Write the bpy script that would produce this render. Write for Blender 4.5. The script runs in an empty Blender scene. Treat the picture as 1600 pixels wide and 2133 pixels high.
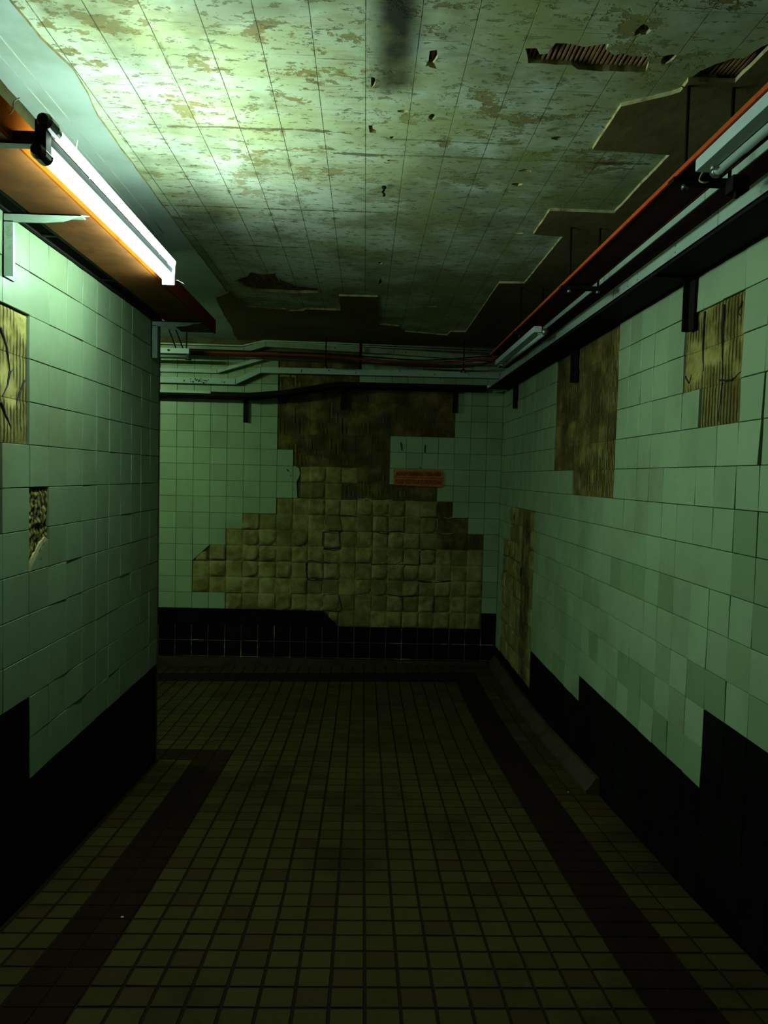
import bpy, bmesh, math, random
from mathutils import Vector, Matrix, noise
from mathutils.geometry import tessellate_polygon
random.seed(7)
COL = bpy.context.scene.collection
WR, WL, YB, ZC = 1.277, -1.182, 6.73, 2.99

# ------------------------------------------------------------------ materials
class G:
    def __init__(s, name):
        s.m = bpy.data.materials.new(name); s.m.use_nodes = True
        s.t = s.m.node_tree; s.t.nodes.clear()
        s.out = s.t.nodes.new('ShaderNodeOutputMaterial')
        s.b = s.t.nodes.new('ShaderNodeBsdfPrincipled')
        s.t.links.new(s.b.outputs[0], s.out.inputs[0])
        s._p = None
    def put(s, sock, v):
        if hasattr(v, 'is_linked') or isinstance(v, bpy.types.NodeSocket): s.t.links.new(v, sock)
        elif isinstance(v, (tuple, list)):
            sock.default_value = (*v, 1) if (len(v) == 3 and sock.type == 'RGBA') else v
        else: sock.default_value = v
    def pos(s, which=None):
        if s._p is None:
            g = s.t.nodes.new('ShaderNodeTexCoord')
            s._p = g.outputs['Object']
            x = s.t.nodes.new('ShaderNodeSeparateXYZ'); s.t.links.new(s._p, x.inputs[0]); s._x = x
        return s._p if which is None else s._x.outputs[which]
    def math(s, op, a, b=None, c=None, clamp=False):
        n = s.t.nodes.new('ShaderNodeMath'); n.operation = op; n.use_clamp = clamp
        s.put(n.inputs[0], a)
        if b is not None: s.put(n.inputs[1], b)
        if c is not None: s.put(n.inputs[2], c)
        return n.outputs[0]
    def noise(s, scale, detail=4, rough=.6, stretch=(1,1,1), off=(0,0,0)):
        mp = s.t.nodes.new('ShaderNodeMapping'); s.t.links.new(s.pos(), mp.inputs[0])
        mp.inputs['Scale'].default_value = stretch; mp.inputs['Location'].default_value = off
        n = s.t.nodes.new('ShaderNodeTexNoise'); s.t.links.new(mp.outputs[0], n.inputs['Vector'])
        n.inputs['Scale'].default_value = scale; n.inputs['Detail'].default_value = min(detail, 6); n.inputs['Roughness'].default_value = rough
        return n.outputs[0]
    def step(s, v, a, b, lo=0., hi=1.):
        n = s.t.nodes.new('ShaderNodeMapRange'); n.interpolation_type = 'SMOOTHSTEP'
        s.put(n.inputs['Value'], v)
        n.inputs['From Min'].default_value = a; n.inputs['From Max'].default_value = b
        n.inputs['To Min'].default_value = lo; n.inputs['To Max'].default_value = hi
        return n.outputs[0]
    def mix(s, f, a, b, mode='MIX'):
        n = s.t.nodes.new('ShaderNodeMix'); n.data_type = 'RGBA'; n.blend_type = mode
        s.put(n.inputs[0], f); s.put(n.inputs[6], a); s.put(n.inputs[7], b)
        return n.outputs[2]
    def rnd(s):
        return s.t.nodes.new('ShaderNodeNewGeometry').outputs['Random Per Island']
    def bump(s, h, dist, strength=1.):
        n = s.t.nodes.new('ShaderNodeBump'); n.inputs['Distance'].default_value = dist; n.inputs['Strength'].default_value = strength
        s.put(n.inputs['Height'], h); s.t.links.new(n.outputs[0], s.b.inputs['Normal'])
    def done(s, color, rough=.6, metal=0., spec=None):
        if hasattr(s, 'dull'): color = s.mix(1., color, (s.dull,)*3, 'MULTIPLY')
        s.put(s.b.inputs['Base Color'], color); s.put(s.b.inputs['Roughness'], rough); s.put(s.b.inputs['Metallic'], metal)
        if spec is not None: s.b.inputs['Specular IOR Level'].default_value = spec
        return s.m

def grey(v): return (v, v, v)
def m_tile(name, base, var, rough, dirt=(.20,.19,.06), spec=.4, dirty=.35):
    g = G(name); g.dull = .45
    r = g.rnd()
    c = g.mix(g.step(r, 0, 1), tuple(k*(1-var) for k in base), tuple(min(1,k*(1+var)) for k in base))
    r2 = g.math('FRACT', g.math('MULTIPLY', r, 37.7))
    gr = g.math('MULTIPLY', g.step(g.noise(2.3, 5, .65), .45, .75), dirty)
    gr = g.math('ADD', gr, g.math('MULTIPLY', g.step(g.noise(60, 3, .7), .68, .78), .45))
    c = g.mix(g.math('MINIMUM', gr, .9), c, dirt)
    c = g.mix(g.math('MULTIPLY', g.step(r2, .88, .95), .18), c, dirt)
    g.bump(g.noise(9, 2), .0015)
    return g.done(c, g.step(g.noise(14, 3), .3, .8, rough, rough+.2), 0, spec)
M = {}
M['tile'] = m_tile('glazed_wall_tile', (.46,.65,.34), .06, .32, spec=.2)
M['tile_left_shade'] = m_tile('glazed_wall_tile_left_shade', (.31,.44,.235), .05, .32, spec=.2)  # darker copy of the wall tile, the left wall's shade put into its colour
M['tile_dirty'] = m_tile('grimy_wall_tile', (.33,.50,.23), .08, .45, dirty=.3, spec=.15)
M['dado'] = m_tile('black_tile', (.005,.006,.004), .3, .45, dirt=(.02,.02,.01), spec=.06, dirty=.1)
g = G('black_tile_bed'); c = g.mix(g.step(g.noise(5,3),.5,.72), (.06,.065,.04), (.45,.48,.28)); M['dado_bed'] = g.done(c, .9)

def m_mortar(name, dark, light, ribs=0., axis='X', crack=True, per=.0125):
    g = G(name); g.dull = .62
    a = g.noise(7, 6, .65); b = g.noise(38, 5, .7)
    c = g.mix(g.step(a, .35, .68), dark, light)
    c = g.mix(g.step(b, .58, .72, 0, .6), c, tuple(k*.35 for k in dark))
    r = g.math('FRACT', g.math('MULTIPLY', g.rnd(), 13.3))
    c = g.mix(g.step(r, .6, 1., 0, .5), c, tuple(k*.55 for k in dark))
    h = g.math('ADD', g.math('MULTIPLY', a, .6), g.math('MULTIPLY', b, .5))
    if ribs:
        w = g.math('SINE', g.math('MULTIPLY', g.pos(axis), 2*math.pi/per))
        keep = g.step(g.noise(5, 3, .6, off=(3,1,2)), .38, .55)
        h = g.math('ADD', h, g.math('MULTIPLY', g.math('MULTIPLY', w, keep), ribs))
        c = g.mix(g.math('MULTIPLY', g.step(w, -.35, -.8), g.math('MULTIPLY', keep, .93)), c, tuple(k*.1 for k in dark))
    g.bump(h, .006)
    return g.done(c, .95, 0, .1)
M['pad'] = m_mortar('olive_cement_pad', (.20,.175,.045), (.42,.39,.13))
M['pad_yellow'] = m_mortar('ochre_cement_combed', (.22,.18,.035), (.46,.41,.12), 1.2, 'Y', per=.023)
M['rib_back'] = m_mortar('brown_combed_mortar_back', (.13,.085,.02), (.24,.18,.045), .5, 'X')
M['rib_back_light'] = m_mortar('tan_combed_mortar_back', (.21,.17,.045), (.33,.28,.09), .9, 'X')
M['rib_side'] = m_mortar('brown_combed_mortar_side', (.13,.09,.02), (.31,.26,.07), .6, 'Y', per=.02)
M['bed'] = m_mortar('grout_bed', (.07,.062,.02), (.13,.12,.045))
M['bed'].name = 'grout_bed'

# ceiling finish
def m_ceiling():
    g = G('peeling_ceiling_boards'); g.dull = .75
    X, Y = g.pos('X'), g.pos('Y')
    base = g.mix(g.step(g.noise(1.6, 5, .6, (1,1.6,1)), .35, .7), (.51,.58,.43), (.34,.38,.17))
    # streaks
    st = g.noise(9, 6, .7, (.45, 2.2, 1))
    base = g.mix(g.step(st, .50, .66, 0, .6), base, (.27,.26,.11))
    # ochre peeled blotches
    bl = g.noise(5.5, 8, .74, (.8, 1.15, 1), (2.2, .7, 0))
    och = g.step(bl, .55, .585, 0, .9)
    near = g.step(Y, 3.9, 2.6, .15, 1)
    base = g.mix(g.math('MULTIPLY', och, near), base, (.19,.15,.04))
    fine = g.step(g.noise(24, 8, .8, (.6,1.3,1), (5,5,0)), .575, .61, 0, .8)
    base = g.mix(fine, base, (.12,.10,.035))
    # joints: long ones every 0.15 m, cross ones staggered
    lx = g.math('ADD', X, 8*.15+.025)
    fx = g.math('FRACT', g.math('DIVIDE', lx, .15))
    dx = g.math('MULTIPLY', g.math('MINIMUM', fx, g.math('SUBTRACT', 1, fx)), .15)
    col = g.math('FLOOR', g.math('DIVIDE', lx, .15))
    off = g.math('FRACT', g.math('MULTIPLY', g.math('SINE', g.math('MULTIPLY', col, 12.9)), 43.7))
    fy = g.math('FRACT', g.math('ADD', g.math('DIVIDE', Y, .15), g.math('MULTIPLY', off, .55)))
    dy = g.math('MULTIPLY', g.math('MINIMUM', fy, g.math('SUBTRACT', 1, fy)), .15)
    wob = g.math('MULTIPLY', g.math('SUBTRACT', g.noise(30, 3), .5), .004)
    dxl = g.step(g.math('ADD', dx, wob), .0005, .0017, 1, 0)
    dyl = g.math('MULTIPLY', g.step(g.math('ADD', dy, wob), .0006, .0016, 1, 0), g.step(g.noise(4, 2, .5, off=(9,2,1)), .45, .6, 0, .45))
    j = g.math('MAXIMUM', dxl, dyl)
    # joint chipping
    chip = g.math('MULTIPLY', g.step(dx, .016, .004), g.step(g.noise(7, 6, .75, (1,.7,1), (1,8,0)), .58, .62))
    base = g.mix(g.math('MULTIPLY', chip, .85), base, (.16,.14,.045))
    base = g.mix(g.math('MULTIPLY', j, .8), base, (.05,.05,.02))
    # long transverse cracks
    tot = None
    for y0, a, th, x0, x1 in ((2.83,.05,.009,-.15,1.08), (2.70,.04,.004,.05,.55), (3.44,.03,.006,-.96,.1), (2.66,.06,.006,-.8,-.1), (4.0,.05,.008,-.8,-.35)):
        n = g.math('MULTIPLY', g.math('SUBTRACT', g.noise(3.2, 5, .7, (1,.001,1), (y0*3,0,0)), .5), a)
        d = g.math('ABSOLUTE', g.math('SUBTRACT', g.math('ADD', Y, n), y0))
        k = g.math('LESS_THAN', d, g.math('MULTIPLY', g.step(g.noise(7, 4, .7, (1,.1,1), (y0,3,0)), .36, .6), th*1.5))
        k = g.math('MULTIPLY', k, g.math('MULTIPLY', g.math('GREATER_THAN', X, x0), g.math('LESS_THAN', X, x1)))
        tot = k if tot is None else g.math('MAXIMUM', tot, k)
    base = g.mix(g.math('MULTIPLY', tot, .85), base, (.07,.06,.02))
    # soot smear
    sn = g.math('MULTIPLY', g.math('SUBTRACT', g.noise(9, 5, .7), .5), .05)
    sx = g.step(g.math('ABSOLUTE', g.math('ADD', g.math('SUBTRACT', X, .06), sn)), .115, .015)
    sy = g.step(g.math('ADD', Y, g.math('MULTIPLY', sn, 2)), 2.45, 2.30)
    base = g.mix(g.math('MULTIPLY', g.math('MULTIPLY', sx, sy), .97), base, (.012,.010,.004))
    # damp patches, then olive mottling that grows to the right
    dp = g.step(g.noise(2.2, 5, .6, off=(4,4,4)), .46, .6, 0, .6)
    base = g.mix(dp, base, (.13,.14,.05))
    right = g.step(X, -.4, .5, 0, .85)
    base = g.mix(g.math('MULTIPLY', right, g.step(g.noise(3, 4, .6, off=(1,9,4)), .4, .65)), base, (.27,.30,.10))
    h = g.math('SUBTRACT', g.math('MULTIPLY', st, .3), g.math('ADD', g.math('MULTIPLY', och, .3), g.math('ADD', g.math('MULTIPLY', fine, .6), g.math('ADD', j, tot))))
    g.bump(h, .004)
    return g.done(base, .7, 0, .12)
M['ceiling'] = m_ceiling()
g = G('board_broken_edge'); g.dull = .8; M['edge'] = g.done(g.mix(g.step(g.noise(20,4),.4,.7), (.42,.38,.16), (.20,.16,.05)), .9)
g = G('smooth_border_paint'); g.dull = .7; M['border'] = g.done(g.mix(g.step(g.noise(3,5,.6),.4,.75), (.36,.44,.37), (.24,.30,.22)), .5, 0, .3)
g = G('bare_slab'); c = g.mix(g.step(g.noise(2.5,5,.6),.35,.7), (.085,.062,.02), (.12,.10,.035))
fx = g.math('FRACT', g.math('DIVIDE', g.math('ADD', g.pos('X'), 3.025), .30)); l = g.step(fx, .985, .995)
c = g.mix(g.math('MULTIPLY', l, .4), c, (.12,.12,.05)); g.bump(g.noise(20,5),.003); M['slab'] = g.done(c, .9, 0, .1)
g = G('combed_ceiling_bed'); M['comb'] = g.done(g.mix(g.step(g.noise(14,5),.4,.65), (.16,.08,.03), (.25,.14,.05)), .9, 0, .15)

def m_plain(name, c, rough=.5, metal=0., spec=.5, var=.25, dirt=None, sc=6, amt=.6, bump=0):
    g = G(name); g.dull = .6
    n = g.noise(sc, 5, .65)
    col = g.mix(g.step(n, .3, .7), tuple(k*(1-var) for k in c), tuple(min(1,k*(1+var)) for k in c))
    if dirt: col = g.mix(g.step(g.noise(sc*2.5, 6, .7, off=(3,3,1)), .56, .68, 0, amt), col, dirt)
    if bump: g.bump(g.noise(sc*5, 4), bump)
    return g.done(col, rough, metal, spec)
M['orange'] = m_plain('orange_painted_channel', (.15,.033,.003), .9, 0, .0, .12, (.06,.012,.002))
M['red'] = m_plain('red_painted_channel', (.62,.085,.006), .6, 0, .1, .15, (.30,.04,.008))
M['dullred'] = m_plain('dull_red_cable', (.22,.035,.008), .7, 0, .2, .3, (.08,.02,.01))
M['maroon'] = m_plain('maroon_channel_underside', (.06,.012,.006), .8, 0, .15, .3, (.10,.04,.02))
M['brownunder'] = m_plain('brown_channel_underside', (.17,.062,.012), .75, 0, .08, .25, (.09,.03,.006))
M['pale'] = m_plain('pale_painted_trunking', (.42,.56,.42), .5, 0, .35, .08, (.16,.15,.06), 5, .45)
M['paledark'] = m_plain('dull_painted_trunking', (.26,.32,.18), .6, 0, .3, .15, (.14,.13,.05), 5, .6)
M['black'] = m_plain('black_painted_steel', (.010,.008,.005), .75, 0, .08, .3)
M['bracket'] = m_plain('sage_painted_bracket', (.28,.38,.27), .5, 0, .3, .1, (.12,.12,.06), 9, .4)
M['body'] = m_plain('lamp_body_enamel', (.55,.68,.60), .4, 0, .4, .06)
M['body_grey'] = m_plain('grey_lamp_body', (.035,.045,.04), .6, 0, .15, .1)
M['holder'] = m_plain('black_lamp_holder', (.012,.018,.018), .3, 0, .5, .2)
M['unlit'] = m_plain('unlit_glass_tube', (.52,.66,.52), .25, 0, .5, .05)
M['wire'] = m_plain('pale_wire', (.5,.55,.4), .6)
M['ywire'] = m_plain('yellow_wire', (.55,.5,.2), .6)
M['steel'] = m_plain('dull_steel', (.35,.36,.3), .4, .8)
M['rust'] = m_plain('rust_spots', (.02,.014,.006), .9)
M['hole'] = m_plain('bolt_hole', (.006,.005,.004), .9)
M['sign'] = m_plain('orange_sign_board', (.62,.15,.02), .6, 0, .15, .2, (.30,.07,.012), 12, .5)
M['ink'] = m_plain('black_lettering', (.012,.006,.004), .7)
M['kerb'] = m_plain('worn_skirting', (.05,.032,.014), .8, 0, .2, .3, (.12,.09,.035), 8, .6, .003)
M['plaster'] = m_plain('side_plaster', (.10,.08,.03), .8, 0, .2, .3)
def emis(name, col, st):
    m = bpy.data.materials.new(name); m.use_nodes = True; t = m.node_tree; t.nodes.clear()
    o = t.nodes.new('ShaderNodeOutputMaterial'); e = t.nodes.new('ShaderNodeEmission')
    e.inputs[0].default_value = (*col, 1); e.inputs[1].default_value = st; t.links.new(e.outputs[0], o.inputs[0]); return m
LAMP = (.70, 1.0, .90)
M['lit'] = emis('lit_tube', LAMP, 158.)
M['lit_dim'] = emis('lit_upper_tube', LAMP, 108.)
M['lit2'] = emis('lit_tube_side_passage', (.62, 1.0, .62), 270.)

def m_floor(name, a, b, rough=.6):
    g = G(name); g.dull = .36; r = g.rnd()
    c = g.mix(r, a, b)
    sp = g.noise(330, 2, .6)
    c = g.mix(g.step(sp, .45, .7, 0, .5), c, tuple(k*.35 for k in a))
    c = g.mix(g.step(g.noise(1.7, 5, .65), .5, .72, 0, .7), c, tuple(k*.35 for k in a))
    g.bump(sp, .0008)
    return g.done(c, .8, 0, .06)
M['fl'] = m_floor('olive_floor_tile', (.088,.070,.013), (.118,.098,.020))
M['flwarm'] = m_floor('warm_floor_tile', (.10,.062,.016), (.085,.058,.015))
M['fb'] = m_floor('dark_red_floor_tile', (.026,.012,.004), (.036,.015,.005))
M['fbl'] = m_floor('maroon_floor_tile', (.030,.011,.004), (.042,.016,.005))
g = G('floor_grout'); M['fgrout'] = g.done((.010,.005,.002), .9, 0, .1)

# ------------------------------------------------------------------ helpers
def tag(o, label=None, cat=None, group=None, kind=None):
    if label: o['label'] = label
    if cat: o['category'] = cat
    if group: o['group'] = group
    if kind: o['kind'] = kind
    return o
def thing(name, label, cat, loc=(0,0,0), group=None, kind=None):
    o = bpy.data.objects.new(name, None); COL.objects.link(o); o.location = loc; o.empty_display_size = .05
    return tag(o, label, cat, group, kind)
def link(name, bm, mats, parent=None, smooth=False):
    me = bpy.data.meshes.new(name); bm.to_mesh(me); bm.free()
    for m in (mats if isinstance(mats, (list, tuple)) else [mats]): me.materials.append(m)
    if smooth:
        for p in me.polygons: p.use_smooth = True
    o = bpy.data.objects.new(name, me); COL.objects.link(o)
    if parent:
        o.parent = parent
        pl = Vector(parent.location); q = parent.parent
        while q: pl += Vector(q.location); q = q.parent
        o.location = -pl          # meshes are written in room coordinates
    return o
def copy_tree(o, parent=None):
    c = o.copy(); COL.objects.link(c); c.parent = parent
    for ch in o.children: copy_tree(ch, c)
    return c
def box(bm, x0, x1, y0, y1, z0, z1, mi=0):
    v = [bm.verts.new((x, y, z)) for x in (x0, x1) for y in (y0, y1) for z in (z0, z1)]
    for f in ((0,1,3,2),(4,6,7,5),(0,4,5,1),(2,3,7,6),(0,2,6,4),(1,5,7,3)):
        fc = bm.faces.new([v[i] for i in f]); fc.material_index = mi
def prism(bm, pts, d0, d1, fn, mi=0, side=None):
    """polygon pts extruded from depth d0 to d1; fn(p, d) -> world"""
    a = [bm.verts.new(fn(p, d0)) for p in pts]; b = [bm.verts.new(fn(p, d1)) for p in pts]
    n = len(pts)
    bm.faces.new(a).material_index = mi; bm.faces.new(list(reversed(b))).material_index = mi
    for i in range(n):
        bm.faces.new((a[i], b[i], b[(i+1) % n], a[(i+1) % n])).material_index = mi if side is None else side
def tube(bm, pts, r, seg=10, mi=0, cap=True):
    pts = [Vector(p) for p in pts]; rings = []
    ref = None
    for i, p in enumerate(pts):
        t = (pts[min(i+1, len(pts)-1)] - pts[max(i-1, 0)]).normalized()
        if ref is None: ref = Vector((0,0,1)) if abs(t.z) < .9 else Vector((1,0,0))
        u = t.cross(ref).normalized(); w = u.cross(t).normalized(); ref = w
        rr = r[i] if isinstance(r, (list, tuple)) else r
        rings.append([bm.verts.new(p + (u*math.cos(2*math.pi*k/seg) + w*math.sin(2*math.pi*k/seg))*rr) for k in range(seg)])
    for a, b in zip(rings, rings[1:]):
        for k in range(seg): bm.faces.new((a[k], a[(k+1) % seg], b[(k+1) % seg], b[k])).material_index = mi
    if cap:
        bm.faces.new(list(reversed(rings[0]))).material_index = mi; bm.faces.new(rings[-1]).material_index = mi
def boxobj(name, mat, parent, *b):
    bm = bmesh.new(); box(bm, *b); bmesh.ops.bevel(bm, geom=bm.edges[:], offset=min(.002, min(b[1]-b[0], b[3]-b[2], b[5]-b[4])*.2), segments=1); return link(name, bm, mat, parent)
def tubeobj(name, mat, parent, pts, r, seg=10): bm = bmesh.new(); tube(bm, pts, r, seg); return link(name, bm, mat, parent, True)
def curve(pts, n=6):
    out = []
    P = [Vector(p) for p in pts]; P = [P[0]*2-P[1]] + P + [P[-1]*2-P[-2]]
    for i in range(1, len(P)-2):
        for k in range(n):
            t = k/n; a, b, c, d = P[i-1], P[i], P[i+1], P[i+2]
            out.append(.5*((2*b) + (c-a)*t + (2*a-5*b+4*c-d)*t*t + (3*b-a-3*c+d)*t*t*t))
    out.append(P[-2]); return out

# ------------------------------------------------------------------ tiled walls
def tile(bm, F, poly, g=.0014, d=-.011, top=0., ch=.0012, tilt=.0008, mi=0):
    cx = sum(p[0] for p in poly)/len(poly); cy = sum(p[1] for p in poly)/len(poly)
    a, b = random.gauss(0, tilt)/.075, random.gauss(0, tilt)/.075; h = random.gauss(0, .0006)
    def ins(p, k):
        dx, dy = cx-p[0], cy-p[1]; sx = min(abs(dx), k)*(1 if dx > 0 else -1); sy = min(abs(dy), k)*(1 if dy > 0 else -1)
        return (p[0]+sx, p[1]+sy)
    r0, r1, r2 = [], [], []
    for p in poly:
        q = ins(p, g); n = top + h + a*(q[0]-cx) + b*(q[1]-cy)
        r0.append(bm.verts.new(F(q[0], q[1], d))); r1.append(bm.verts.new(F(q[0], q[1], n-ch)))
        q2 = ins(p, g+ch); r2.append(bm.verts.new(F(q2[0], q2[1], n)))
    n = len(poly)
    for A, B in ((r0, r1), (r1, r2)):
        for i in range(n): bm.faces.new((A[i], A[(i+1) % n], B[(i+1) % n], B[i])).material_index = mi
    bm.faces.new(r2).material_index = mi
def pad(bm, F, u0, u1, v0, v1, h=.015, N=12, d=-.011, mi=0, flat=False, rough=0):
    base = (u0, u1, v0, v1)
    seed = Vector((random.random()*50, random.random()*50, random.random()*50))
    rot = random.choice((2.3, 3., 4., 6., 9., 9.)); hh = h*random.choice((.3,.45,.6,.8,1.1)); sk = random.uniform(.10,.30)
    u0 += random.gauss(0,.003); u1 += random.gauss(0,.003); v0 += random.gauss(0,.003); v1 += random.gauss(0,.003)
    if flat: u0, u1, v0, v1 = base
    grid = []
    for i in range(N+1):
        row = []
        for j in range(N+1):
            s, t = i/N*2-1, j/N*2-1
            r = (abs(s)**rot+abs(t)**rot)**(1/rot)
            n1 = noise.noise(Vector((s*1.3, t*1.3, 0))+seed); n2 = noise.noise(Vector((s*5, t*5, 3))+seed)
            if flat: z = hh*.22 + .002*n1 + .0014*n2 - (.0025 if max(abs(s), abs(t)) > .97 else 0)
            else: z = hh*max(0, 1-max(0, (r+.16*n1+.05*n2-1+sk)/sk))**.6*(1+.3*n1) + .0018*n2 + rough*n2
            uu = u0+(u1-u0)*(s+1)/2; vv = v0+(v1-v0)*(t+1)/2
            row.append(bm.verts.new(F(uu, vv, d+.0012+max(0, z))))
        grid.append(row)
    for i in range(N):
        for j in range(N): f = bm.faces.new((grid[i][j], grid[i+1][j], grid[i+1][j+1], grid[i][j+1])); f.material_index = mi; f.smooth = True

def build_wall(root, F, us, vs, kind, cuts={}, tm='tile', gd=.0016, names=('wall_tiling','black_tile_dado','mortar_bed')):
    bt, bd, bp = bmesh.new(), bmesh.new(), bmesh.new()
    pm = [M['pad'], M['rib_back'], M['rib_back_light'], M['rib_side'], M['pad_yellow']]
    idx = {'pad':0, 'rib':1, 'riblight':2, 'side':3, 'yel':4}
    for i in range(len(us)-1):
        for j in range(len(vs)-1):
            u0, u1, v0, v1 = us[i], us[i+1], vs[j], vs[j+1]
            uc, vc = (u0+u1)/2, (v0+v1)/2
            k = kind(uc, vc); q = [(u0,v0),(u1,v0),(u1,v1),(u0,v1)]
            for key, (poly, kk) in cuts.items():
                if u0 <= key[0] <= u1 and v0 <= key[1] <= v1:
                    tile(bd if kk == 'd' else bt, F, poly, mi=0)
            if k == 'w': tile(bt, F, q)
            elif k == 'x': tile(bt, F, q, mi=1)
            elif k == 'd': tile(bd, F, q, g=gd, tilt=.0006)
            elif k == 'none': pass
            elif k == 'rough': pad(bp, F, u0+.001, u1-.001, v0+.001, v1-.001, N=22, mi=4, rough=.009)
            else: pad(bp, F, u0+.001, u1-.001, v0+.001, v1-.001, mi=idx[k], flat=k in ('rib','riblight','side','yel'))
    link(names[0], bt, [M[tm], M['tile_dirty']], root)
    link(names[1], bd, M['dado'], root)
    if bp.faces: link(names[2], bp, pm, root)
    else: bp.free()

Y0 = -1.6
# --- right wall
root = thing('wall_right', 'long pale green tiled wall on the right with two bare patches and black dado', 'wall', (WR, 2.5, 0), kind='structure')
boxobj('masonry', M['bed'], root, WR+.011, WR+.2, Y0, YB+.2, -.3, 3.1)
FR = lambda u, v, n: (WR-n, u, v)
def wall_cracks(F, lines, root):
    bm = bmesh.new()
    for l in lines:
        c = [v+Vector((0, .004*noise.noise(v*60), .004*noise.noise(v*55+Vector((5,1,2))))) for v in curve([F(a, b, -.006) for a, b in l], 8)]
        n = len(c); tube(bm, c, [.0045*(1-.8*i/n) for i in range(n)], 6)
    link('mortar_crack', bm, M['hole'], root)
wall_cracks(FR, [[(2.60,2.42),(2.602,2.30),(2.59,2.16),(2.605,2.0)],[(2.60,2.15),(2.52,2.14),(2.46,2.16)],[(2.47,2.40),(2.50,2.37),(2.48,2.35)],[(2.89,2.2),(2.86,2.17),(2.84,2.20)],[(2.75,2.43),(2.755,2.3),(2.74,2.2)]], root)
boxobj('dado_bed', M['dado_bed'], root, WR+.0075, WR+.012, 2.0, 5.3, -.2, .48)
us = [2.298+.1515*k for k in range(-26, 29)] + [YB]
vs = [-.265+.15*k for k in range(0, 22)]
dirty_r = [(3.532,1.314),(3.283,1.337),(3.43,1.33),(2.99,1.347),(2.348,1.612),(2.236,1.33),(2.668,1.001),(3.235,.9),(3.416,.874),(3.842,.785),(2.482,1.06),(2.293,1.06),(2.236,1.46),(2.38,1.46),(2.236,1.61),(3.1,.9),(3.0,.72),(2.85,.72),(2.7,.72),(2.1,1.3),(2.1,1.0),(3.3,.72),(4.5,.56),(4.7,.56),(2.38,1.2)]
def near_cell(lst, u, v): return any(abs(u-a) < .0757 and abs(v-b) < .075 for a, b in lst)
def kr(u, v):
    if v < (.935 if u < 2.601 else .635 if u < 4.116 else .485): 
        if u > 5.33 and v > .185: pass
        else: return 'd'
    if 2.4495 < u < 2.904 and 2.135 < v < 2.435: return 'yel'
    if 2.4495 < u < 2.7525 and 1.985 < v < 2.135: return 'yel'
    if 3.6615 < u < 4.873 and v > 1.835:
        return 'yel' if u < 4.1 and v < 1.985 else 'side'
    if 3.6615 < u < 4.419 and 1.685 < v < 1.835: return 'yel' if u < 4.1 else 'side'
    if u > 5.33 and .185 < v < 1.235 and u < 6.54: return 'side' if 5.48 < u < 5.8 else 'pad'
    if 5.33 < u < 6.24 and 1.235 < v < 1.535: return 'side' if 5.48 < u < 5.8 else 'pad'
    if 2.298 < u < 2.4495 and 1.835 < v < 2.135: return 'none'
    return 'x' if near_cell(dirty_r, u, v) else 'w'
build_wall(root, FR, us, vs, kr, {(2.37,1.91): ([(2.318,1.835),(2.4495,1.835),(2.4495,1.985),(2.311,1.985)], 'w'), (2.37,2.06): ([(2.311,1.985),(2.4495,1.985),(2.4495,2.135),(2.300,2.135)], 'w')})
# --- left wall
root = thing('wall_left', 'pale green tiled wall on the left with bare hole and black dado', 'wall', (WL, 2.5, 0), kind='structure')
boxobj('masonry', M['bed'], root, -4.6, WL-.011, Y0, 4.16, -.3, 3.1)
FL = lambda u, v, n: (WL+n, u, v)
us = [2.086-.15*k for k in range(24, -1, -1)] + [2.236, 2.386] + [2.574+.1586*k for k in range(0, 11)]
us[-1] = 4.16
vs = [-.25+.15*k for k in range(0, 22)]
def kl(u, v):
    if v < (.95 if u < 2.574 else .65): return 'd'
    if u < 2.574 and u > 2.0 and 1.85 < v < 2.30: return 'yel'
    if 2.2 < u < 2.386 and 1.55 < v < 1.85: return 'side'
    if 2.574 < u < 2.72 and 1.40 < v < 1.70: return 'rough'
    return 'w'
wall_cracks(FL, [[(2.386,2.22),(2.43,2.16),(2.45,2.09),(2.47,2.10)],[(2.45,2.09),(2.43,2.04),(2.40,2.0)],[(2.55,2.07),(2.52,2.03),(2.50,2.0),(2.49,1.96)],[(2.39,1.98),(2.43,1.93),(2.46,1.90)]], root)
u0, u1 = 2.574, 2.7326
build_wall(root, FL, us, vs, kl, {((u0+u1)/2, 1.475): ([(u0,1.40),(u1,1.40),(u1,1.505),(2.66,1.47),(2.60,1.425)], 'w')}, tm='tile_left_shade')
bm = bmesh.new(); prism(bm, [(2.578,1.404),(2.60,1.43),(2.66,1.474),(2.722,1.503),(2.70,1.515),(2.65,1.492),(2.59,1.445)], -.012, .0, lambda p, d: FL(p[0], p[1], d)); link('broken_tile_edge', bm, M['edge'], root)
# far face of the left wall, seen only from the side passage
bm = bmesh.new()
box(bm, -4.6, WL-.001, 4.161, 4.185, -.3, 3.1); link('side_face_plaster', bm, M['plaster'], root)
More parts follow.
